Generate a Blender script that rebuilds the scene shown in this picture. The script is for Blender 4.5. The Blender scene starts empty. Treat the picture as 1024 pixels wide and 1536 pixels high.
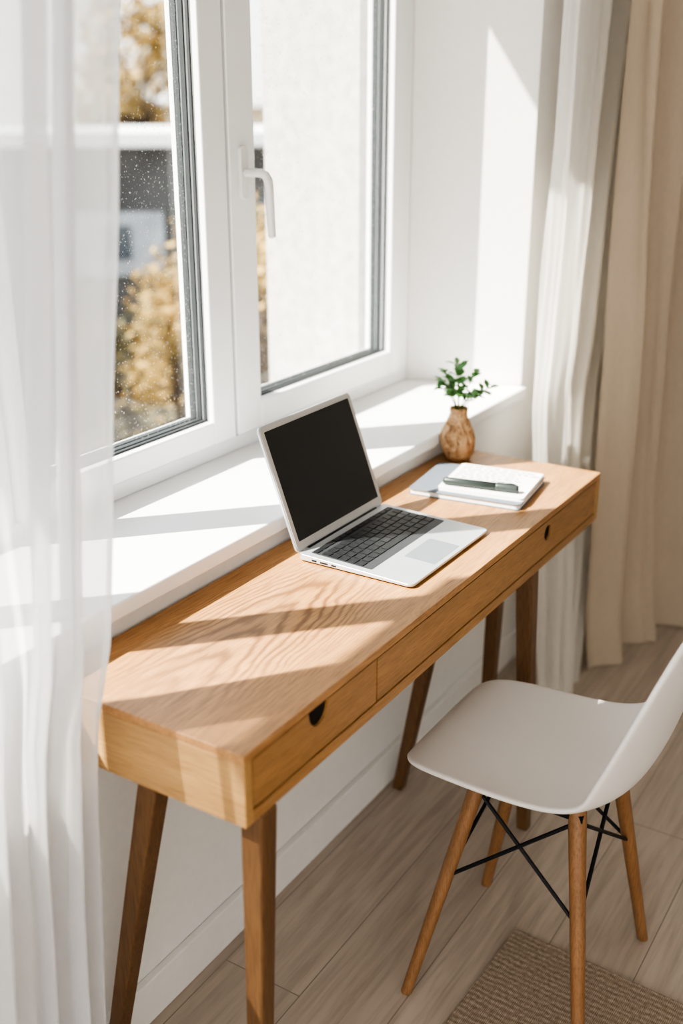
import bpy, bmesh, math, random
from mathutils import Vector, Matrix, Euler, noise as mnoise
random.seed(7)
scene = bpy.context.scene
COL = scene.collection
W = {}
scene.view_settings.look = "AgX - High Contrast"

# ------------------------------------------------------------ materials
def lin(c):
    return tuple((v/12.92 if v <= 0.04045 else ((v+0.055)/1.055)**2.4) for v in [q/255 for q in c])+(1,)

class M:
    def __init__(s, name):
        s.m = bpy.data.materials.new(name); s.m.use_nodes = True
        s.nt = s.m.node_tree; s.n = s.nt.nodes; s.l = s.nt.links
        s.b = s.n["Principled BSDF"]; s.out = s.n["Material Output"]
        s.tc = s.n.new("ShaderNodeTexCoord")
    def map(s, scale=(1,1,1), rot=(0,0,0), loc=(0,0,0), src="Object"):
        mp = s.n.new("ShaderNodeMapping")
        mp.inputs["Scale"].default_value = scale; mp.inputs["Rotation"].default_value = rot
        mp.inputs["Location"].default_value = loc
        s.l.new(s.tc.outputs[src], mp.inputs[0]); return mp.outputs[0]
    def noise(s, vec, scale, detail=4, rough=0.5, dist=0.0):
        t = s.n.new("ShaderNodeTexNoise"); s.l.new(vec, t.inputs["Vector"])
        t.inputs["Scale"].default_value = scale; t.inputs["Detail"].default_value = detail
        t.inputs["Roughness"].default_value = rough; t.inputs["Distortion"].default_value = dist
        return t.outputs["Fac"]
    def wave(s, vec, scale, dist, typ="BANDS", d="X", det=2, dscale=1.0, rd="SPHERICAL"):
        t = s.n.new("ShaderNodeTexWave"); t.wave_type = typ
        if typ == "BANDS": t.bands_direction = d
        else: t.rings_direction = rd
        s.l.new(vec, t.inputs["Vector"])
        t.inputs["Scale"].default_value = scale; t.inputs["Distortion"].default_value = dist
        t.inputs["Detail"].default_value = det; t.inputs["Detail Scale"].default_value = dscale
        return t.outputs["Fac"]
    def ramp(s, fac, stops):
        r = s.n.new("ShaderNodeValToRGB"); e = r.color_ramp.elements
        e[0].position = stops[0][0]; e[0].color = stops[0][1]
        e[1].position = stops[-1][0]; e[1].color = stops[-1][1]
        for p, c in stops[1:-1]:
            k = e.new(p); k.color = c
        s.l.new(fac, r.inputs[0]); return r.outputs[0]
    def math(s, op, a, b=None, clamp=False):
        t = s.n.new("ShaderNodeMath"); t.operation = op; t.use_clamp = clamp
        for v, i in ((a,0),(b,1)):
            if v is None: continue
            if isinstance(v,(int,float)): t.inputs[i].default_value = v
            else: s.l.new(v, t.inputs[i])
        return t.outputs[0]
    def mix(s, fac, a, b, mode="MIX"):
        t = s.n.new("ShaderNodeMix"); t.data_type = "RGBA"; t.blend_type = mode
        if isinstance(fac, float): t.inputs[0].default_value = fac
        else: s.l.new(fac, t.inputs[0])
        for v, i in ((a, 6), (b, 7)):
            if isinstance(v, tuple): t.inputs[i].default_value = v
            else: s.l.new(v, t.inputs[i])
        return t.outputs[2]
    def color(s, c):
        if isinstance(c, tuple): s.b.inputs["Base Color"].default_value = c
        else: s.l.new(c, s.b.inputs["Base Color"])
    def bump(s, fac, strength=0.2, dist=0.01):
        t = s.n.new("ShaderNodeBump"); t.inputs["Strength"].default_value = strength
        t.inputs["Distance"].default_value = dist
        s.l.new(fac, t.inputs["Height"]); s.l.new(t.outputs[0], s.b.inputs["Normal"])
    def set(s, **k):
        for a, v in k.items(): s.b.inputs[a.replace("_", " ")].default_value = v
        return s

def simple(name, c, rough=0.5, metal=0.0, var=0.04, nscale=30, bump=0.0, spec=0.5):
    m = M(name); v = m.map()
    f = m.noise(v, nscale, 3)
    dark = tuple(x*(1-var*2) for x in c[:3])+(1,)
    lite = tuple(min(1, x*(1+var)) for x in c[:3])+(1,)
    m.color(m.ramp(f, [(0.3, dark), (0.7, lite)]))
    m.set(Roughness=rough, Metallic=metal); m.b.inputs["Specular IOR Level"].default_value = spec
    if bump: m.bump(f, bump, 0.002)
    return m.m

def wood(name, base, dark, axis="Y", rings=False, contrast=0.55, rough=0.45):
    m = M(name)
    sc = {"X": (0.05,1,1), "Y": (1,0.05,1), "Z": (1,1,0.05)}[axis]
    v = m.map(sc)
    fine = m.noise(v, 420, 5, 0.65)
    broad = m.noise(v, 34, 4, 0.55, 0.3)
    col = m.mix(m.ramp(broad, [(0.3,(0,0,0,1)),(0.7,(1,1,1,1))]), tuple(x*0.76 for x in base[:3])+(1,), base)
    if rings:
        # cathedral figure: nested flames, strongest in one zone of the board
        nzv = m.noise(m.map((1,0.35,1)), 9, 3, 0.5)
        sepn = m.n.new("ShaderNodeSeparateXYZ"); m.l.new(m.map((1,1,1)), sepn.inputs[0])
        X = m.math("ADD", sepn.outputs[0], 0.015); Yc = m.math("ADD", sepn.outputs[1], 0.10)
        X = m.math("ADD", X, m.math("MULTIPLY", m.math("SUBTRACT", nzv, 0.5), 0.09))
        lv = m.math("ADD", m.math("MULTIPLY", Yc, 0.50), m.math("MULTIPLY", m.math("MULTIPLY", X, X), 26.0))
        lv = m.math("ADD", lv, m.math("MULTIPLY", m.noise(m.map((1,0.2,1)), 60, 3, 0.6), 0.045))
        sn = m.math("SINE", m.math("MULTIPLY", lv, 135.0))
        rr = m.ramp(m.math("ADD", m.math("MULTIPLY", sn, 0.5), 0.5), [(0.0,(1,1,1,1)),(0.35,(0.4,0.4,0.4,1)),(0.8,(0,0,0,1))])
        v3 = m.map((6.0,3.2,0), loc=(0.05,1.02,0))
        ln = m.n.new("ShaderNodeVectorMath"); ln.operation = "LENGTH"; m.l.new(v3, ln.inputs[0])
        msk = m.ramp(ln.outputs["Value"], [(0.4,(1,1,1,1)),(1.1,(0.16,0.16,0.16,1))])
        k0 = m.math("MULTIPLY", rr, msk); k0 = m.math("MULTIPLY", k0, contrast)
        col = m.mix(k0, col, dark)
    f2 = m.ramp(fine, [(0.36,(1,1,1,1)),(0.55,(0,0,0,1))])
    k = m.math("MULTIPLY", f2, 0.55)
    col = m.mix(k, col, dark)
    m.color(col); m.set(Roughness=rough); m.bump(fine, 0.12, 0.002)
    return m.m

mat_top = wood("oak_top", lin((192,144,94)), lin((116,80,50)), "Y", True, 0.9, 0.42)
mat_oak = wood("oak_front", lin((180,136,88)), lin((120,84,50)), "Y")
mat_oakx = wood("oak_side", lin((194,154,102)), lin((146,106,66)), "X")
mat_leg = wood("dark_oak_leg", lin((122,90,60)), lin((72,50,33)), "Z")
mat_beech = wood("beech_leg", lin((154,114,78)), lin((110,76,48)), "Z", rough=0.4)
mat_wall = simple("white_paint", (0.84,0.83,0.81,1), 0.85, 0, 0.01, 60, 0.05)
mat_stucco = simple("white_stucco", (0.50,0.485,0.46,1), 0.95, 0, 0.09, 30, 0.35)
mat_ceil = simple("ceiling_paint", (0.85,0.84,0.82,1), 0.9, 0, 0.01)
mat_upvc = simple("white_upvc", (0.84,0.85,0.86,1), 0.3, 0, 0.005, 10)
mat_sill = simple("sill_laminate", (0.86,0.86,0.86,1), 0.38, 0, 0.005, 10)
mat_gasket = simple("rubber_gasket", lin((50,54,56)), 0.6)
mat_black = simple("black_metal", lin((24,26,30)), 0.45, 0.3)
mat_recess_shade = simple("painted_recess_shade", lin((24,17,13)), 0.95)  # near-black colour stands in for the shade inside the drawers
mat_alu = simple("silver_aluminium", lin((194,198,204)), 0.35, 0.55, 0.01, 200)
mat_bezel = simple("light_bezel", lin((190,188,185)), 0.4, 0.2, 0.01, 200)
mat_keys = simple("black_keys", lin((30,32,35)), 0.5)
mat_keybed = simple("keyboard_bed", lin((62,64,68)), 0.5, 0.2)
mat_pad = simple("trackpad_glass", lin((140,146,154)), 0.35, 0.4, 0.005)
mat_shell = simple("white_plastic_shell", lin((230,226,222)), 0.42, 0, 0.004, 8)
mat_paper = simple("paper", lin((228,228,226)), 0.8, 0, 0.01)
mat_ink = simple("pencil_ink", lin((22,24,32)), 0.8)
mat_cover = simple("slate_cover", lin((104,112,122)), 0.5, 0, 0.04, 80)
mat_cover2 = simple("pale_cover", lin((214,214,214)), 0.55, 0, 0.01)
mat_pen = simple("dark_green_pen", lin((60,68,66)), 0.35, 0.2)
mat_leaf = simple("green_leaf", lin((100,154,88)), 0.45, 0, 0.25, 40)
mat_stem = simple("green_stem", lin((92,110,60)), 0.6)

mm = M("laptop_screen_glass"); mm.color(mm.ramp(mm.noise(mm.map(), 5), [(0,lin((24,22,21))),(1,lin((32,29,27)))]))
mm.set(Roughness=0.05); mm.b.inputs["Specular IOR Level"].default_value = 0.5; mat_screen = mm.m

mm = M("carved_gourd"); v = mm.map((1,1,0.6))
f = mm.noise(v, 60, 6, 0.65, 1.2)
mm.color(mm.ramp(f, [(0.34,lin((122,86,58))),(0.48,lin((190,150,110))),(0.66,lin((222,188,148)))]))
mm.set(Roughness=0.85); mm.bump(f, 1.0, 0.010); mat_vase = mm.m

mm = M("laminate_floor")
mp = mm.map((1,1,1), (0,0,math.radians(90)))
br = mm.n.new("ShaderNodeTexBrick"); mm.l.new(mp, br.inputs["Vector"])
br.inputs["Scale"].default_value = 1.0; br.inputs["Brick Width"].default_value = 1.28
br.inputs["Row Height"].default_value = 0.165; br.inputs["Mortar Size"].default_value = 0.0013
br.inputs["Mortar Smooth"].default_value = 0.6
br.inputs["Color1"].default_value = lin((194,182,169)); br.inputs["Color2"].default_value = lin((181,169,156))
br.inputs["Mortar"].default_value = lin((120,109,98)); br.offset = 0.37
g = mm.noise(mm.map((1,0.07,1)), 60, 6, 0.6, 0.4)
c = mm.mix(mm.ramp(g, [(0.32,(1,1,1,1)),(0.62,(0,0,0,1))]), br.outputs["Color"], lin((156,143,130)))
c = mm.mix(0.75, br.outputs["Color"], c)
mm.color(c); mm.set(Roughness=0.45); mm.bump(g, 0.08, 0.002); mat_floor = mm.m

mm = M("jute_rug")
wx = mm.wave(mm.map(), 26, 3.0, "BANDS", "Y", det=4); wy = mm.wave(mm.map(), 100, 4, "BANDS", "X", det=4)
nz = mm.noise(mm.map(), 130, 5, 0.65)
mul = mm.math("ADD", mm.math("MULTIPLY", wx, 0.45), mm.math("MULTIPLY", wy, 0.55))
c = mm.ramp(mul, [(0.1,lin((138,122,106))),(0.5,lin((168,152,135))),(0.9,lin((192,177,160)))])
c = mm.mix(mm.ramp(nz, [(0.35,(0.6,0.6,0.6,1)),(0.6,(0,0,0,1))]), c, lin((112,96,80)))
mm.color(c); mm.set(Roughness=0.95); mm.bump(mul, 0.35, 0.003); mat_rug = mm.m

mm = M("window_glass")
mm.n.remove(mm.b)
tr = mm.n.new("ShaderNodeBsdfTransparent"); tr.inputs[0].default_value = (0.97,0.985,0.98,1)
gl = mm.n.new("ShaderNodeBsdfGlossy"); gl.inputs["Roughness"].default_value = 0.02
lw = mm.n.new("ShaderNodeLayerWeight"); lw.inputs[0].default_value = 0.5
pw = mm.math("MULTIPLY", mm.math("POWER", lw.outputs["Facing"], 5.0), 0.6)
fc = mm.math("ADD", pw, 0.03, True)
mx = mm.n.new("ShaderNodeMixShader"); mm.l.new(fc, mx.inputs[0]); mm.l.new(tr.outputs[0], mx.inputs[1]); mm.l.new(gl.outputs[0], mx.inputs[2])
# sparse dust specks on the pane
df = mm.n.new("ShaderNodeBsdfDiffuse"); df.inputs[0].default_value = (0.9,0.88,0.85,1)
sp = mm.ramp(mm.noise(mm.map(), 260, 1, 0.5), [(0.70,(0,0,0,1)),(0.74,(0.7,0.7,0.7,1))])
mx2 = mm.n.new("ShaderNodeMixShader"); mm.l.new(sp, mx2.inputs[0]); mm.l.new(mx.outputs[0], mx2.inputs[1]); mm.l.new(df.outputs[0], mx2.inputs[2])
mm.l.new(mx2.outputs[0], mm.out.inputs[0]); mat_glass = mm.m

def cloth(name, col, transp, transl, weave=900, var=0.92):
    m = M(name)
    f = m.noise(m.map((1,1,0.3)), weave*0.15, 5, 0.7)
    c = m.ramp(f, [(0.3, tuple(x*var for x in col[:3])+(1,)), (0.7, col)])
    m.n.remove(m.b)
    d = m.n.new("ShaderNodeBsdfDiffuse"); t = m.n.new("ShaderNodeBsdfTranslucent"); tp = m.n.new("ShaderNodeBsdfTransparent")
    m.l.new(c, d.inputs[0]); m.l.new(c, t.inputs[0])
    a = m.n.new("ShaderNodeMixShader"); a.inputs[0].default_value = transl
    m.l.new(d.outputs[0], a.inputs[1]); m.l.new(t.outputs[0], a.inputs[2])
    b = m.n.new("ShaderNodeMixShader"); b.inputs[0].default_value = transp
    m.l.new(a.outputs[0], b.inputs[1]); m.l.new(tp.outputs[0], b.inputs[2])
    m.l.new(b.outputs[0], m.out.inputs[0]); return m.m
mat_sheer = cloth("sheer_voile", (0.88,0.88,0.89,1), 0.27, 0.5, var=0.96)
mat_sheer2 = cloth("sheer_linen", (0.91,0.88,0.83,1), 0.20, 0.6, var=0.95)
mat_drape = cloth("beige_linen", lin((192,178,160)), 0.0, 0.15)

# ------------------------------------------------------------ helpers
def finish(o, parent, origin, label=None):
    COL.objects.link(o); W[o.name] = Vector(origin)
    if parent is not None:
        o.parent = parent; o.location = Vector(origin)-W[parent.name]
    else: o.location = origin
    if label: o["label"] = label
    return o

def mesh_obj(name, verts, faces, mat, parent=None, origin=(0,0,0), smooth=False, label=None, local=False):
    """verts in world coordinates (or parent-local coordinates when local)."""
    org = Vector(origin)
    me = bpy.data.meshes.new(name)
    me.from_pydata([tuple(Vector(v)-org) for v in verts], [], faces); me.update()
    bm = bmesh.new(); bm.from_mesh(me); bmesh.ops.recalc_face_normals(bm, faces=bm.faces); bm.to_mesh(me); bm.free()
    if smooth: me.polygons.foreach_set("use_smooth", [True]*len(me.polygons))
    me.materials.append(mat)
    o = bpy.data.objects.new(name, me)
    if local:
        COL.objects.link(o); W[o.name] = org; o.parent = parent; o.location = org
        if label: o["label"] = label
        return o
    return finish(o, parent, org, label)

def bevel(o, w, seg=3):
    b = o.modifiers.new("bevel", "BEVEL"); b.width = w; b.segments = seg; b.limit_method = "ANGLE"; b.angle_limit = 0.6
    o.data.polygons.foreach_set("use_smooth", [True]*len(o.data.polygons))
    n = o.modifiers.new("wn", "WEIGHTED_NORMAL"); n.keep_sharp = True
    return o

def boxgeo(b, V, F):
    x0,x1,y0,y1,z0,z1 = b; n = len(V)
    V += [(x0,y0,z0),(x1,y0,z0),(x1,y1,z0),(x0,y1,z0),(x0,y0,z1),(x1,y0,z1),(x1,y1,z1),(x0,y1,z1)]
    F += [tuple(n+i for i in f) for f in ((0,3,2,1),(4,5,6,7),(0,1,5,4),(1,2,6,5),(2,3,7,6),(3,0,4,7))]

def boxes(name, bl, mat, parent=None, bev=0.0, label=None, local=False, seg=3):
    V=[];F=[]
    for b in bl: boxgeo(b,V,F)
    c = [sum(v[i] for v in V)/len(V) for i in range(3)]
    o = mesh_obj(name, V, F, mat, parent, c, False, label, local)
    if bev: bevel(o, bev, seg)
    return o
def box(name, *a, **k):
    b = a[:6]; return boxes(name, [b], a[6], **k)

def prismgeo(poly,z0,z1,V,F):
    n=len(V);k=len(poly)
    V+=[(x,y,z0) for x,y in poly]+[(x,y,z1) for x,y in poly]
    F+=[tuple(n+i for i in range(k))[::-1],tuple(n+k+i for i in range(k))]+[(n+i,n+(i+1)%k,n+k+(i+1)%k,n+k+i) for i in range(k)]
def prism(name, poly, z0, z1, mat, parent=None, bev=0, label=None, local=False, seg=3):
    V=[];F=[];prismgeo(poly,z0,z1,V,F);n=len(poly)
    c=(sum(p[0] for p in poly)/n, sum(p[1] for p in poly)/n, (z0+z1)/2)
    o=mesh_obj(name,V,F,mat,parent,c,False,label,local)
    if bev: bevel(o,bev,seg)
    return o

def rrect(x0,x1,y0,y1,r,seg=6):
    P=[]
    for cx,cy,a0 in ((x1-r,y1-r,0),(x0+r,y1-r,90),(x0+r,y0+r,180),(x1-r,y0+r,270)):
        for i in range(seg+1):
            a=math.radians(a0+90*i/seg); P.append((cx+r*math.cos(a),cy+r*math.sin(a)))
    return P

def empty(name, loc, label=None, cat=None, rotz=0, kind=None):
    o=bpy.data.objects.new(name,None); o.empty_display_size=0.05; COL.objects.link(o)
    o.location=loc; o.rotation_euler=(0,0,rotz); W[o.name]=Vector(loc)
    if label:o["label"]=label
    if cat:o["category"]=cat
    if kind:o["kind"]=kind
    return o
def tag(o,label,cat,kind=None):
    o["label"]=label;o["category"]=cat
    if kind:o["kind"]=kind
    return o

def tube(pts, rads, V, F, seg=12, square=False, cap=True):
    n0=len(V); pts=[Vector(p) for p in pts]; N=len(pts)
    up=None
    for i,p in enumerate(pts):
        d=(pts[min(i+1,N-1)]-pts[max(i-1,0)]).normalized()
        if up is None:
            ref=Vector((0,1,0)) if abs(d.y)<0.9 else Vector((1,0,0))
            a=(ref-d*ref.dot(d)).normalized()
        else: a=(up-d*up.dot(d)).normalized()
        up=a; b=d.cross(a)
        for k in range(seg):
            t=2*math.pi*(k+(0.5 if square else 0))/seg
            r=rads[i]*(math.sqrt(2) if square else 1)
            V.append(tuple(p+a*math.cos(t)*r+b*math.sin(t)*r))
    for i in range(N-1):
        for k in range(seg):
            F.append((n0+i*seg+k,n0+i*seg+(k+1)%seg,n0+(i+1)*seg+(k+1)%seg,n0+(i+1)*seg+k))
    if cap:
        F.append(tuple(n0+k for k in range(seg))[::-1]); F.append(tuple(n0+(N-1)*seg+k for k in range(seg)))

def leg(name,p0,p1,w0,w1,mat,parent,square=True,local=False):
    V=[];F=[]
    tube([p0,p1],[w0/2,w1/2],V,F,4 if square else 20,square)
    seg=4 if square else 20
    V=[(v[0],v[1],p0[2]) if i<seg else (v[0],v[1],p1[2]) for i,v in enumerate(V)]
    c=[(p0[i]+p1[i])/2 for i in range(3)]
    o=mesh_obj(name,V,F,mat,parent,c,not square,None,local)
    bevel(o,0.004 if square else 0.003)
    return o

# ------------------------------------------------------------ room shell
XW=-1.06
def struct(o): o["kind"]="structure"; return o
fl=struct(box("floor",-1.75,3.0,-3.0,4.5,-0.12,0.0,mat_floor))
cl=struct(box("ceiling",-1.75,3.0,-3.0,4.5,2.75,2.87,mat_ceil))
wf=struct(box("wall_far",XW,3.0,4.2,4.5,0.0,2.75,mat_wall))
wr=struct(box("wall_right",2.8,3.0,-3.0,4.2,0.0,2.75,mat_wall))
V=[];F=[]
boxgeo((-1.42,XW,-3.0,4.5,0.0,0.782),V,F)             # apron
boxgeo((-1.75,-1.42,-3.0,4.5,0.0,0.70),V,F)
boxgeo((-1.75,XW,-3.0,4.5,2.56,2.75),V,F)             # lintel
boxgeo((-1.75,-1.64,-3.0,1.15,2.41,2.56),V,F)         # added unseen block, keeps sun off the chair seat
boxgeo((-1.75,-1.66,-0.3,0.40,2.35,2.41),V,F)  # second added unseen block, trims the remaining sun patch on the seat
boxgeo((-1.42,XW,-3.0,-0.4,0.782,2.56),V,F)
boxgeo((-1.75,-1.42,-3.0,-0.4,0.70,2.41),V,F)
prismgeo([(XW,2.555),(-1.345,2.46),(-1.42,2.46),(-1.42,4.5),(XW,4.5)],0.782,2.56,V,F)
boxgeo((-1.75,-1.46,2.40,4.5,0.70,2.56),V,F)
boxgeo((-1.46,-1.42,2.46,4.5,0.70,2.56),V,F)
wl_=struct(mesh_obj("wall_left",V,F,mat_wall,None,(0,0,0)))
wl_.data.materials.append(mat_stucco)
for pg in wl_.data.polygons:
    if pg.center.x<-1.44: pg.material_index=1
bb=struct(boxes("baseboard_left",[(XW,-1.044,-3.0,4.2,0,0.088)],mat_wall,bev=0.003))
struct(prism("trim_1",[(-1.42,-0.4),(-1.04,-0.4),(-1.04,2.548),(XW,2.548),(-1.345,2.458),(-1.42,2.458)],0.782,0.81,mat_sill,bev=0.004,label="white laminate windowsill board"))

# window
win=empty("window_1",(-1.38,1.2,0.81),"white window with two tall sashes and a lever handle",None,0,"structure")
fx0,fx1=-1.42,-1.345
fr_b=[(fx0,fx1,-0.4,2.458,0.81,0.842),(fx0,fx1,-0.4,2.458,2.515,2.56),(fx0,fx1,2.405,2.458,0.842,2.515),(fx0,fx1,-0.4,-0.34,0.842,2.515),
      (fx0,fx1,1.085,1.12,0.842,2.515),(fx0,fx1,0.645,0.68,0.842,2.515),(fx0,fx1,0.345,0.375,0.842,2.515)]
boxes("frame",fr_b,mat_upvc,win,0.003)
def sash(y0,y1,z0,z1,wl,wr_,wb,wt):
    x0,x1=-1.408,-1.332
    s=boxes("sash",[(x0,x1,y0,y0+wl,z0,z1),(x0,x1,y1-wr_,y1,z0,z1),(x0,x1,y0+wl,y1-wr_,z0,z0+wb),(x0,x1,y0+wl,y1-wr_,z1-wt,z1)],mat_upvc,win,0.004)
    a,b,c,d=y0+wl,y1-wr_,z0+wb,z1-wt; t=0.004
    for gx0,gx1 in ((-1.373,-1.363),(-1.356,-1.350),(-1.392,-1.379)):
        boxes("gasket",[(gx0,gx1,a,a+t,c,d),(gx0,gx1,b-t,b,c,d),(gx0,gx1,a,b,c,c+t),(gx0,gx1,a,b,d-t,d)],mat_gasket,s,label="dark rubber glazing seal")
    box("glass",-1.378,-1.374,a,b,c,d,mat_glass,parent=s)
    return s
s_left=sash(1.125,1.705,0.846,2.51,0.03,0.070,0.048,0.06)
s_right=sash(1.714,2.40,0.846,2.51,0.082,0.052,0.060,0.06)
boxes("glass",[(-1.378,-1.374,0.68,1.085,0.842,2.515),(-1.378,-1.374,0.375,0.645,0.842,2.515),(-1.378,-1.374,-0.34,0.345,0.842,2.515)],mat_glass,win)
V=[];F=[]
hy,hz=1.750,1.37
P=rrect(hy-0.012,hy+0.012,hz-0.050,hz+0.050,0.010)
n=len(P);V=[(-1.332,a,b) for a,b in P]+[(-1.323,a,b) for a,b in P]
F=[tuple(range(n)),tuple(range(n,2*n))[::-1]]+[(i,(i+1)%n,n+(i+1)%n,n+i) for i in range(n)]
tube([(-1.323,hy,hz),(-1.30,hy,hz),(-1.284,hy,hz),(-1.274,hy,hz-0.004),(-1.268,hy,hz-0.013),(-1.266,hy,hz-0.028),(-1.264,hy,hz-0.08),(-1.262,hy,hz-0.117),(-1.261,hy,hz-0.121)],
     [0.008,0.008,0.0083,0.0088,0.0092,0.0088,0.0084,0.008,0.005],V,F,16)
mat_handle=simple("handle_white",(0.74,0.74,0.73,1),0.22,0,0.005,10)
o=mesh_obj("handle",V,F,mat_handle,s_right,(-1.30,hy,hz),True,"white lever window handle"); bevel(o,0.002)

# ------------------------------------------------------------ desk
desk=empty("desk",(-0.88,1.525,0),"slim oak console desk with two drawers and splayed darker legs","desk")
DX0,DX1,DY0,DY1=-1.054,-0.70,0.887,2.162
zt,zb=0.75,0.643
box("tabletop",DX0,DX1,DY0,DY1,zt-0.013,zt,mat_top,parent=desk,bev=0.0015,label="oak top with a bold cathedral grain")
box("side_panel",DX0,DX1,DY0,DY0+0.016,zb,zt-0.013,mat_oakx,parent=desk,bev=0.001)
box("side_panel",DX0,DX1,DY1-0.016,DY1,zb,zt-0.013,mat_oakx,parent=desk,bev=0.001)
box("bottom_panel",DX0,DX1,DY0+0.016,DY1-0.016,zb,zb+0.018,mat_oak,parent=desk,bev=0.001)
box("back_panel",DX0,DX0+0.012,DY0+0.016,DY1-0.016,zb+0.018,zt-0.013,mat_oak,parent=desk)
def drawer(y0,y1,hy,hz,ry,rz):
    z0,z1=zb+0.0205,zt-0.0155
    dd=empty("drawer",(-0.86,(y0+y1)/2,z0)); dd.parent=desk; dd.location=W[dd.name]-W["desk"]
    x0,x1=DX1-0.006,DX1-0.0015
    if hz>=z1-0.001:   # semicircular finger notch in the top edge
        pts=[(y0,z0),(y1,z0),(y1,z1)]
        pts+=[(hy+ry*math.cos(math.pi*i/20),z1-rz*math.sin(math.pi*i/20)) for i in range(21)]
        pts+=[(y0,z1)]
        n=len(pts);V=[(x0,a,b) for a,b in pts]+[(x1,a,b) for a,b in pts]
        F=[tuple(range(n)),tuple(range(n,2*n))[::-1]]+[(i,(i+1)%n,n+(i+1)%n,n+i) for i in range(n)]
    else:              # round finger hole through the front
        N=32; cir=[(hy+ry*math.cos(2*math.pi*i/N),hz+rz*math.sin(2*math.pi*i/N)) for i in range(N)]
        sq=[]
        a=0.026
        ya,yb=hy-a,hy+a
        for i in range(N):
            t=2*math.pi*i/N; c,s=math.cos(t),math.sin(t); m=max(abs(c),abs(s)); c,s=c/m,s/m
            sq.append((hy+c*a,(hz+s*(z1-hz)) if s>0 else (hz+s*(hz-z0))))
        V=[];F=[]
        for xx in (x0,x1): V+=[(xx,p,q) for p,q in cir]+[(xx,p,q) for p,q in sq]
        for i in range(N):
            j=(i+1)%N
            F.append((i,j,N+j,N+i)); F.append((2*N+i,3*N+i,3*N+j,2*N+j)); F.append((i,2*N+i,2*N+j,j)); F.append((N+i,N+j,3*N+j,3*N+i))
        boxgeo((x0,x1,y0,ya,z0,z1),V,F); boxgeo((x0,x1,yb,y1,z0,z1),V,F)
    mesh_obj("drawer_front",V,F,mat_oak,dd,((x0+x1)/2,(y0+y1)/2,(z0+z1)/2))
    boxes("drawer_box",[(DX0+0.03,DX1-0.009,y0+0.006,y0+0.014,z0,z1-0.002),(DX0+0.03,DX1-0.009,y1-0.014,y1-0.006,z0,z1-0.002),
        (DX0+0.03,DX1-0.009,y0+0.014,y1-0.014,z0,z0+0.006),(DX0+0.03,DX0+0.038,y0+0.014,y1-0.014,z0+0.006,z1-0.002),(DX1-0.0085,DX1-0.0062,y0+0.006,y1-0.006,z0+0.001,z1-0.0002)],mat_recess_shade,dd)  # last slab is a dark sheet painting shade into the finger openings
drawer(DY0+0.0185,1.2105,1.056,0.7345,0.024,0.029)
drawer(1.2145,DY1-0.0185,1.873,0.709,0.017,0.0155)
for p0,p1 in (((-0.716,0.935,zb),(-0.730,0.932,0)),((-0.890,0.935,zb),(-1.028,0.925,0)),
              ((-0.728,1.845,zb),(-0.712,1.885,0)),((-0.895,1.845,zb),(-1.018,1.868,0)),
              ((-0.885,2.07,zb),(-0.905,2.09,0))):
    leg("leg",p0,p1,0.036,0.025,mat_leg,desk)

# ------------------------------------------------------------ laptop
lx0,lx1,ly0,ly1=-0.985,-0.757,1.42,1.715
lap=empty("laptop",((lx0+lx1)/2,(ly0+ly1)/2,0.75),"open silver laptop with a dark blank screen on the desk","laptop")
Pl=rrect(lx0,lx1,ly0,ly1,0.011)
n=len(Pl)
def ztop(x): return 0.7645-0.0065*(x-lx0)/(lx1-lx0)
V=[(x,y,0.7505) for x,y in rrect(lx0+0.006,lx1-0.006,ly0+0.006,ly1-0.006,0.008)]+[(x,y,0.7535) for x,y in Pl]+[(x,y,ztop(x)) for x,y in Pl]
F=[tuple(range(n))[::-1],tuple(range(2*n,3*n))]
for r in range(2): F+=[(r*n+i,r*n+(i+1)%n,(r+1)*n+(i+1)%n,(r+1)*n+i) for i in range(n)]
base=mesh_obj("base",V,F,mat_alu,lap,((lx0+lx1)/2,(ly0+ly1)/2,0.752)); bevel(base,0.0012,2)
def slabtop(name,x0,x1,y0,y1,h,mat,parent,r=0.003,sink=0.0005):
    P=rrect(x0,x1,y0,y1,r,3);n=len(P)
    V=[(x,y,ztop(x)-sink) for x,y in P]+[(x,y,ztop(x)+h) for x,y in P]
    F=[tuple(range(n))[::-1],tuple(range(n,2*n))]+[(i,(i+1)%n,n+(i+1)%n,n+i) for i in range(n)]
    return mesh_obj(name,V,F,mat,parent,((x0+x1)/2,(y0+y1)/2,ztop((x0+x1)/2)))
kb=slabtop("keyboard",-0.966,-0.843,1.434,1.703,0.0004,mat_keybed,base)
V=[];F=[]
rows=[13,14,14,13,12]
kx0=-0.964;kh=0.0165;kp=0.0172
def key(x0,x1,y0,y1):
    P=rrect(x0,x1,y0,y1,0.0015,2);n=len(V);m=len(P)
    V.extend([(x,y,ztop(x)+0.0004) for x,y in P]);V.extend([(x*0.98+0.02*(x0+x1)/2,y,ztop(x)+0.0018) for x,y in P])
    F.append(tuple(range(n+m,n+2*m)));F.extend([(n+i,n+(i+1)%m,n+m+(i+1)%m,n+m+i) for i in range(m)])
for r,cn in enumerate(rows):
    x=kx0+r*kp; ww=(0.265)/cn
    for c_ in range(cn):
        y=1.436+c_*ww; key(x+0.001,x+kh-(0.006 if r==0 else 0)-0.0005,y+0.001,y+ww-0.001)
x=kx0+5*kp
yy=1.436
for w_ in (0.02,0.02,0.02,0.024,0.095,0.024,0.02,0.02,0.021):
    key(x+0.001,x+kh-0.0005,yy+0.001,yy+w_-0.001); yy+=w_
mesh_obj("keys",V,F,mat_keys,kb,(-0.9,1.57,0.764))
slabtop("trackpad",-0.826,-0.766,1.515,1.612,0.0003,mat_pad,base)
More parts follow.
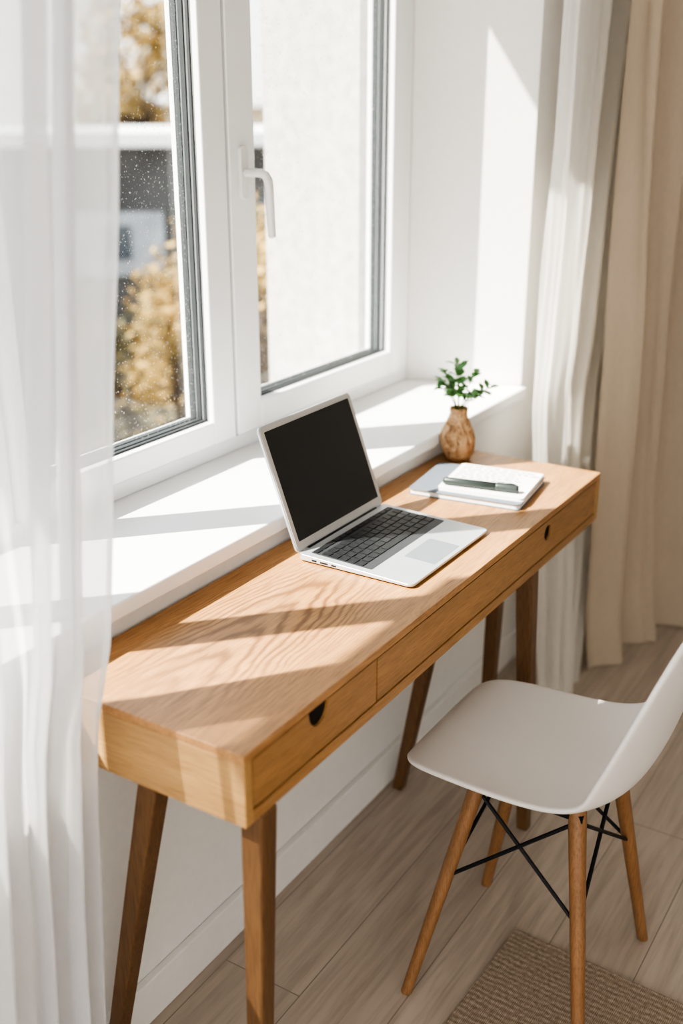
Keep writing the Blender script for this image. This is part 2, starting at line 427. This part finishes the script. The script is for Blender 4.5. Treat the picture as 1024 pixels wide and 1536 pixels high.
boxes("port",[(-0.955,-0.945,ly0-0.0003,ly0+0.002,0.7555,0.759),(-0.938,-0.922,ly0-0.0003,ly0+0.002,0.7555,0.7585),(-0.915,-0.905,ly0-0.0003,ly0+0.002,0.7555,0.7585)],mat_black,base)
lid=empty("lid",(lx0+0.002,(ly0+ly1)/2,0.7635)); lid.parent=lap; lid.location=W["lid"]-W["laptop"]
lid.rotation_euler=(0,math.radians(-20.5),0)
hw=(ly1-ly0)/2; LH=0.229
def yzslab(name,y0,y1,z0,z1,x0,x1,r,mat,parent,bv=0.0):
    P=rrect(y0,y1,z0,z1,r,5);n=len(P)
    V=[(x0,a,b) for a,b in P]+[(x1,a,b) for a,b in P]
    F=[tuple(range(n)),tuple(range(n,2*n))[::-1]]+[(i,(i+1)%n,n+(i+1)%n,n+i) for i in range(n)]
    o=mesh_obj(name,V,F,mat,parent,(0,0,0),local=True)
    if bv: bevel(o,bv,2)
    return o
yzslab("lid_shell",-hw,hw,0.0,LH,-0.006,-0.001,0.010,mat_alu,lid,0.001)
yzslab("bezel",-hw+0.002,hw-0.002,0.004,LH-0.002,-0.0012,0.0002,0.008,mat_bezel,lid)
yzslab("screen",-hw+0.012,hw-0.012,0.018,LH-0.011,-0.0005,0.0008,0.001,mat_screen,lid)
V=[];F=[]
tube([(0,-hw+0.03,-0.001),(0,hw-0.03,-0.001)],[0.0035,0.0035],V,F,16)
mesh_obj("hinge",V,F,mat_black,lid,(0,0,0),True,local=True)

# ------------------------------------------------------------ vase + sprig
VX,VY=-1.006,2.083
prof=[(0.0,0.0),(0.023,0.0),(0.028,0.003),(0.034,0.018),(0.0385,0.036),(0.0385,0.052),(0.034,0.070),(0.027,0.085),(0.0215,0.096),(0.0195,0.106),(0.0205,0.116),(0.0200,0.119),(0.0155,0.118),(0.0145,0.108),(0.014,0.09),(0.014,0.05),(0.0,0.05)]
seg=48;V=[];F=[]
for r,z in prof:
    for k in range(seg):
        a=2*math.pi*k/seg; rr=r*(1+0.06*math.sin(3*a+z*40)+0.035*math.sin(7*a-z*90)) if 0.010<z<0.103 and r>0.0155 else r
        V.append((VX+rr*math.cos(a),VY+rr*math.sin(a),0.7503+z))
for i in range(len(prof)-1):
    for k in range(seg): F.append((i*seg+k,i*seg+(k+1)%seg,(i+1)*seg+(k+1)%seg,(i+1)*seg+k))
vase=mesh_obj("vase",V,F,mat_vase,None,(VX,VY,0.75),True)
tag(vase,"small rough brown gourd-shaped vase on the desk by the windowsill","vase")
pl=empty("plant_sprig",(VX,VY,0.815),"leafy green sprig standing in the small brown vase","plant")
SV=[];SF=[];LV=[];LF=[]
def leafgeo(p,d,up,L,wd):
    d=d.normalized(); s=d.cross(up).normalized(); u=s.cross(d).normalized(); n=len(LV)
    prof=[(0,0),(0.2,0.62),(0.45,1.0),(0.7,0.8),(0.9,0.35),(1.0,0)]
    for t,w in prof:
        c=p+d*L*t - u*L*0.18*t*t
        LV.append(tuple(c+s*wd*w*0.5+u*wd*0.18*w)); LV.append(tuple(c)); LV.append(tuple(c-s*wd*w*0.5+u*wd*0.18*w))
    for i in range(len(prof)-1):
        a=n+i*3
        LF.append((a,a+1,a+4,a+3)); LF.append((a+1,a+2,a+5,a+4))
rng=random.Random(3)
for k,(dx,dy,h) in enumerate([(-0.030,-0.012,0.055),(-0.020,0.024,0.085),(0.004,-0.016,0.060),(0.018,0.022,0.070),(0.052,0.022,0.046),(-0.006,0.006,0.092),(0.038,-0.012,0.032),(-0.044,0.004,0.036),(0.030,0.030,0.030),(-0.028,-0.004,0.075)]):
    p0=Vector((VX+dx*0.08,VY+dy*0.08,0.825)); p1=Vector((VX+dx*0.22,VY+dy*0.22,0.872)); 
    p3=Vector((VX+dx*1.25,VY+dy*1.25,0.870+h))
    pts=[]
    for i in range(9):
        t=i/8
        if t<0.35: p=p0.lerp(p1,t/0.35)
        else:
            q=(t-0.35)/0.65; p=p1.lerp(p3,q)+Vector((0,0,0.010*math.sin(q*math.pi)))
        pts.append(p)
    tube(pts,[0.0011-0.00006*i for i in range(9)],SV,SF,6)
    for i in range(4,9):
        for sd in (1,-1):
            a=rng.uniform(0,2*math.pi)
            dr=(pts[min(i,8)]-pts[i-1]).normalized()*0.6+Vector((math.cos(a),math.sin(a),rng.uniform(-0.1,0.5)))
            leafgeo(pts[i],dr,Vector((0.2,0.1,1)),rng.uniform(0.021,0.030),rng.uniform(0.013,0.019))
mesh_obj("stem",SV,SF,mat_stem,pl,(VX,VY,0.85),True)
mesh_obj("leaves",LV,LF,mat_leaf,pl,(VX,VY,0.9),True)

# ------------------------------------------------------------ notebooks + pen
def local_slab(name,x0,x1,y0,y1,z0,z1,r,mat,parent,bv=0):
    P=rrect(x0,x1,y0,y1,r,4);n=len(P)
    V=[(x,y,z0) for x,y in P]+[(x,y,z1) for x,y in P]
    F=[tuple(range(n))[::-1],tuple(range(n,2*n))]+[(i,(i+1)%n,n+(i+1)%n,n+i) for i in range(n)]
    o=mesh_obj(name,V,F,mat,parent,(0,0,(z0+z1)/2),local=True)
    if bv: bevel(o,bv,2)
    return o
nb=empty("notebook",(-0.882,1.930,0.7502),"closed slate-grey notebook lying under an open white one","notebook",math.radians(7))
local_slab("back_cover",-0.118,0.118,-0.095,0.095,0.0,0.0018,0.010,mat_cover,nb)
local_slab("pages",-0.115,0.1155,-0.0925,0.0925,0.0018,0.0105,0.009,mat_paper,nb)
local_slab("cover",-0.118,0.118,-0.095,0.095,0.0105,0.0125,0.010,mat_cover,nb,0.0006)
nb2=empty("notebook",(-0.861,1.940,0.7629),"white notebook with handwritten lines lying on a grey notebook","notebook",math.radians(8))
local_slab("cover",-0.086,0.096,-0.088,0.084,0.0,0.0014,0.008,mat_cover2,nb2)
local_slab("pages",-0.084,0.094,-0.086,0.082,0.0014,0.0065,0.007,mat_paper,nb2)
V=[];F=[]
for ln in range(8):
    y=0.068-ln*0.0145; x=-0.074; end=rng.uniform(0.04,0.080)
    while x<end:
        wl=rng.uniform(0.008,0.02); pts=[]
        kk=int(wl/0.0010)
        for i in range(kk): pts.append((x+i*0.0010,y+0.0034*math.sin(i*1.9+rng.uniform(-.5,.5))*rng.uniform(.5,1.3)))
        n0=len(V)
        for (a,b) in pts: V+= [(a-0.0004,b-0.0009,0.0068),(a+0.0004,b+0.0009,0.0068)]
        for i in range(len(pts)-1): F.append((n0+2*i,n0+2*i+2,n0+2*i+3,n0+2*i+1))
        x+=wl+0.004
mesh_obj("handwriting",V,F,mat_ink,nb2,(0,0,0.0067),local=True)
pe=empty("pen",(-0.852,1.880,0.7780),"thick dark green-grey pen resting on the notebook","pen",math.radians(11))
V=[];F=[]
tube([(-0.079,0,0),(-0.078,0,0),(-0.072,0,0),(0.03,0,0)],[0.003,0.0064,0.0078,0.0082],V,F,20)
mesh_obj("barrel",V,F,mat_pen,pe,(0,0,0),True,local=True)
V=[];F=[]
tube([(0.0305,0,0),(0.034,0,0),(0.072,0,0),(0.076,0,0),(0.077,0,0)],[0.0083,0.0086,0.0083,0.0070,0.003],V,F,20)
boxgeo((0.034,0.070,-0.0015,0.0015,0.0078,0.0098),V,F)
mesh_obj("cap",V,F,mat_pen,pe,(0,0,0),True,local=True)

# ------------------------------------------------------------ chair
CX,CY=-0.545,1.535
ch=empty("dining_chair",(CX,CY,0),"white plastic shell chair with wooden legs and black wire braces","chair")
ctrl=[(-0.206,0.432),(-0.200,0.440),(-0.188,0.446),(-0.164,0.449),(-0.11,0.447),(-0.03,0.441),(0.05,0.438),(0.10,0.442),(0.138,0.453),(0.165,0.472),(0.184,0.500),(0.198,0.540),(0.210,0.588),(0.223,0.645),(0.236,0.705),(0.247,0.76),(0.252,0.79)]
wid=[0.100,0.136,0.158,0.174,0.183,0.187,0.189,0.190,0.191,0.193,0.194,0.194,0.192,0.188,0.178,0.150,0.095]
curl=[-0.004,0.0,0.002,0.004,0.010,0.016,0.024,0.032,0.040,0.046,0.050,0.048,0.042,0.034,0.026,0.018,0.012]
NV=24;V=[];F=[]
Nn=len(ctrl)
for i in range(Nn):
    a=Vector(ctrl[max(i-1,0)]);b=Vector(ctrl[min(i+1,Nn-1)]);t=(b-a).normalized();nr=Vector((-t.y,t.x))
    for j in range(NV+1):
        v=-1+2*j/NV
        lift=curl[i]*abs(v)**2.6
        V.append((CX+ctrl[i][0]+nr.x*lift, CY+wid[i]*v, ctrl[i][1]+nr.y*lift))
for i in range(Nn-1):
    for j in range(NV): F.append((i*(NV+1)+j,i*(NV+1)+j+1,(i+1)*(NV+1)+j+1,(i+1)*(NV+1)+j))
sh=mesh_obj("seat_shell",V,F,mat_shell,ch,(CX,CY,0.44),True)
sm=sh.modifiers.new("solid","SOLIDIFY"); sm.thickness=0.010; sm.offset=-1
ss=sh.modifiers.new("sub","SUBSURF"); ss.levels=1; ss.render_levels=2
tops=[(-0.625,1.44),(-0.625,1.63),(-0.455,1.44),(-0.455,1.63)]
feet=[(-0.703,1.335,0),(-0.703,1.672,0),(-0.384,1.345,0.0085),(-0.384,1.692,0)]
for (tx,ty),f_ in zip(tops,feet):
    leg("leg",(tx,ty,0.432),f_,0.031,0.021,mat_beech,ch,False)
def onleg(i,z):
    t=(0.432-z)/0.432; return Vector((tops[i][0]+(feet[i][0]-tops[i][0])*t,tops[i][1]+(feet[i][1]-tops[i][1])*t,z))
V=[];F=[]
for a,b in ((0,1),(2,3),(0,2),(1,3)):
    for p,q in ((a,b),(b,a)):
        p0=onleg(p,0.235); p1=onleg(q,0.405)
        tube([p0,p1],[0.0035,0.0035],V,F,10)
boxgeo((-0.64,-0.44,1.425,1.437,0.412,0.424),V,F);boxgeo((-0.64,-0.44,1.633,1.645,0.412,0.424),V,F)
boxgeo((-0.62,-0.608,1.44,1.63,0.412,0.424),V,F);boxgeo((-0.47,-0.458,1.44,1.63,0.412,0.424),V,F)
mesh_obj("wire_brace",V,F,mat_black,ch,(CX,CY,0.3),False,"black crossed metal rods")

# ------------------------------------------------------------ rug
P=rrect(0,1.5,-1.3,0,0.008,3);n=len(P)
V=[(x,y,0.0003) for x,y in P]+[(x,y,0.008) for x,y in P]
F=[tuple(range(n))[::-1],tuple(range(n,2*n))]+[(i,(i+1)%n,n+(i+1)%n,n+i) for i in range(n)]
rug=mesh_obj("rug",V,F,mat_rug,None,(0,0,0)); bevel(rug,0.003,2)
rug.location=(-0.598,1.580,0.0); rug.rotation_euler=(0,0,math.radians(-2.5))
tag(rug,"ribbed beige woven jute rug on the pale wood floor","rug")

# ------------------------------------------------------------ curtains
def interp(tab,z):
    if z>=tab[0][0]: return tab[0][1]
    for (a,va),(b,vb) in zip(tab,tab[1:]):
        if b<=z<=a: return vb+(va-vb)*(z-b)/(a-b)
    return tab[-1][1]
def curtain(name,y0t,y1t,xt,folds,amp,mat,seedv,z0=0.004,z1=2.70,ns=240,nz=80,warp=1.3,sharp=0.25,fine=0.0035,skew=None):
    V=[];F=[]
    for j in range(nz+1):
        z=z1+(z0-z1)*j/nz
        ya,yb,xc=interp(y0t,z),interp(y1t,z),interp(xt,z)
        sk=interp(skew,z) if skew else 0.0
        for i in range(ns+1):
            s=i/ns
            ph=s*folds*2*math.pi+warp*math.sin(s*7+seedv)+0.45*math.sin(z*1.7+s*5+seedv)
            nz_=mnoise.noise(Vector((s*6+seedv*3,z*0.6,seedv)))
            edge=min(1,0.25+min(s,1-s)*7)
            A=amp*(0.75+0.9*nz_)*edge
            x=xc+sk*s+A*math.sin(ph)+sharp*amp*edge*math.sin(2.3*ph+z*0.8)+0.006*mnoise.noise(Vector((s*9,z*2,seedv)))+fine*mnoise.noise(Vector((s*26,z*3.5,seedv+5)))
            y=ya+(yb-ya)*s+0.35*amp*math.cos(ph)*min(1,min(s,1-s)*8)
            V.append((x,y,z))
    for j in range(nz):
        for i in range(ns):
            a=j*(ns+1)+i; F.append((a,a+1,a+ns+2,a+ns+1))
    return mesh_obj(name,V,F,mat,None,(interp(xt,0),interp(y0t,0),0),True)
c1=curtain("sheer_curtain",[(2.7,0.70),(0,0.54)],[(2.7,1.05),(1.6,1.002),(0.85,0.902),(0.745,0.870),(0.635,0.856),(0,0.805)],[(2.7,-0.93),(0,-0.925)],4.2,0.032,mat_sheer,1.0,sharp=0.35,fine=0.007,warp=1.9)
tag(c1,"translucent white sheer curtain hanging beside the near end of the desk","curtain")
c2=curtain("sheer_curtain",[(2.7,2.43),(0.8,2.375),(0.0,2.28)],[(2.7,3.2),(0.9,3.0),(0,2.56)],[(2.7,-0.955),(0.8,-0.955),(0.4,-0.90),(0,-0.84)],4.0,0.017,mat_sheer2,2.4,sharp=0.2,fine=0.006,warp=1.7)
tag(c2,"off-white sheer curtain falling between the window recess and beige drape","curtain")
c3=curtain("drape",[(2.7,2.535),(1.2,2.56),(0.9,2.59),(0.1,2.61),(0,2.62)],[(2.7,3.7),(0,3.7)],[(2.7,-0.855),(0.15,-0.84),(0,-0.825)],5.5,0.052,mat_drape,4.1,sharp=0.2,skew=[(2.7,0.06),(0.5,0.18),(0,0.26)])
tag(c3,"heavy beige linen drape reaching the floor beside the sheer curtain","curtain")

# ------------------------------------------------------------ outdoors
mat_grd=simple("outdoor_ground",lin((92,88,80)),0.95,0,0.2,1)
g=box("outdoor_ground",-60,-1.8,-30,60,-3.2,-3.0,mat_grd); g["kind"]="structure"
mat_slate=simple("dark_facade",lin((72,71,71)),0.8,0,0.2,2)
mat_whiter=simple("white_fascia",lin((228,228,226)),0.6)
mat_cream=simple("cream_facade",lin((206,186,160)),0.9,0,0.06,1)
mat_win=simple("dark_window",lin((60,68,76)),0.15)
mat_pale=simple("pale_facade",lin((156,160,164)),0.8,0,0.15,3)
def house(loc,rz,wd,dp,z1,wallm,label):
    h=empty("house",loc,label,"house",rz)
    H=z1-loc[2]
    boxes("facade",[(-wd/2,wd/2,-dp/2,dp/2,0,H)],wallm,h,local=True)
    boxes("roof",[(-wd/2-0.2,wd/2+0.2,-dp/2-0.2,dp/2+0.2,H,H+0.16)],mat_whiter,h,local=True)
    return h,H
h1,H=house((-10.2,11.2,-3.0),math.radians(42),9,3.0,1.0,mat_slate,"dark flat-roofed house with a white roof edge outside the window")
boxes("panel",[(-0.9,0.25,-1.56,-1.5,H-1.5,H-0.75)],mat_pale,h1,local=True)
for b in [(-0.45,-0.15,-1.60,-1.55,H-1.3,H-0.9),(0.9,1.6,-1.56,-1.5,H-1.5,H-0.6),(-2.4,-1.6,-1.56,-1.5,H-1.5,H-0.6)]:
    boxes("house_window",[b],mat_win,h1,local=True)
h2,H=house((-19,27,-3.0),math.radians(30),9,4,1.35,mat_cream,"cream house among autumn trees outside the window")
for a in (-3.5,-1.5,0.5,2.5): boxes("house_window",[(a,a+0.9,-2.06,-2.0,H-1.8,H-0.7)],mat_win,h2,local=True)
mat_bark=simple("bark",lin((74,60,48)),0.9)
def leafmat(n_,c1_,c2_):
    m=M(n_); m.color(m.ramp(m.noise(m.map(),3,4),[(0.35,lin(c1_)),(0.65,lin(c2_))])); m.set(Roughness=0.7); return m.m
mat_gold=leafmat("autumn_leaves",(122,100,52),(196,162,92))
mat_olive=leafmat("olive_leaves",(72,68,46),(112,98,58))
def tree(base,h,cr,mat,nleaf,lsize,label,sd):
    r=random.Random(sd); b=Vector(base)
    t=empty("tree",base,label,"tree")
    V=[];F=[]; top=b+Vector((0,0,h))
    tube([b,b+Vector((0.05,0.03,h*0.5)),top-Vector((0,0,cr*0.3))],[0.14,0.10,0.03],V,F,8)
    cl_=[]
    for i in range(16):
        a=r.uniform(0,6.28); e=r.uniform(-0.9,1.0); rad=cr*r.uniform(0.35,0.85)
        c=top+Vector((math.cos(a)*rad*math.cos(e),math.sin(a)*rad*math.cos(e),cr*1.1*math.sin(e)-cr*0.4))
        tube([b+Vector((0,0,h*0.5+0.3*r.random())),(b+Vector((0,0,h*0.75))).lerp(c,0.5),c],[0.05,0.03,0.01],V,F,6)
        cl_.append((c,cr*r.uniform(0.25,0.42)))
    mesh_obj("trunk",V,F,mat_bark,t,base,True)
    V=[];F=[]
    for i in range(nleaf):
        c,rr=r.choice(cl_)
        p=c+Vector((r.gauss(0,1),r.gauss(0,1),r.gauss(0,1)))*rr*0.55
        d=Vector((r.gauss(0,1),r.gauss(0,1),r.gauss(0,1))).normalized(); s_=d.orthogonal().normalized(); u=d.cross(s_)
        n=len(V);L=lsize*r.uniform(0.6,1.3)
        V+=[tuple(p-s_*L),tuple(p+u*L*0.5),tuple(p+s_*L),tuple(p-u*L*0.5)]
        F.append((n,n+1,n+2,n+3))
    o=mesh_obj("foliage",V,F,mat,t,tuple(top))
    return t
tree((-15.6,17.0,-3.0),5.4,1.35,mat_gold,3600,0.10,"golden autumn tree rising behind the dark house",1)
tree((-6.3,7.35,-3.0),2.7,0.62,mat_gold,2600,0.035,"small golden-leaved tree in front of the dark house",2)
tree((-7.6,8.0,-3.0),1.9,0.9,mat_olive,3600,0.05,"low olive-leaved tree near the dark house",3)
tree((-4.9,6.6,-3.0),3.2,0.7,mat_gold,2600,0.04,"autumn tree seen past the white outer wall",4)

# ------------------------------------------------------------ lights
sun=bpy.data.lights.new("sun","SUN"); sun.energy=22; sun.angle=math.radians(0.53); sun.color=(1.0,0.94,0.84)
so=bpy.data.objects.new("sun",sun); COL.objects.link(so)
so.rotation_euler=Vector((1,1.07,-1.57)).to_track_quat("-Z","Y").to_euler()
so.location=(-5,-4,8)
w=bpy.data.worlds.new("World"); scene.world=w; w.use_nodes=True
nt=w.node_tree; bg=nt.nodes["Background"]
tc=nt.nodes.new("ShaderNodeTexCoord"); sep=nt.nodes.new("ShaderNodeSeparateXYZ"); rp=nt.nodes.new("ShaderNodeValToRGB")
nt.links.new(tc.outputs["Generated"],sep.inputs[0]); nt.links.new(sep.outputs[2],rp.inputs[0]); nt.links.new(rp.outputs[0],bg.inputs[0])
rp.color_ramp.elements[0].color=(1.0,0.97,0.93,1); rp.color_ramp.elements[0].position=0.0
rp.color_ramp.elements[1].color=(0.80,0.89,1.0,1); rp.color_ramp.elements[1].position=0.7
bg.inputs[1].default_value=2.8

# ------------------------------------------------------------ camera
cam=bpy.data.cameras.new("camera"); co=bpy.data.objects.new("camera",cam); COL.objects.link(co); scene.camera=co
cam.sensor_fit="VERTICAL"; cam.sensor_height=36; cam.lens=1615/1536*36
yaw=math.radians(32.2); p=math.radians(20.9)
Fv=Vector((-math.sin(yaw)*math.cos(p),math.cos(yaw)*math.cos(p),-math.sin(p)))
co.rotation_euler=Fv.to_track_quat("-Z","Y").to_euler(); co.location=(0,0,1.5)
cam.dof.use_dof=True; cam.dof.focus_distance=1.8; cam.dof.aperture_fstop=2.0
cam.clip_start=0.05
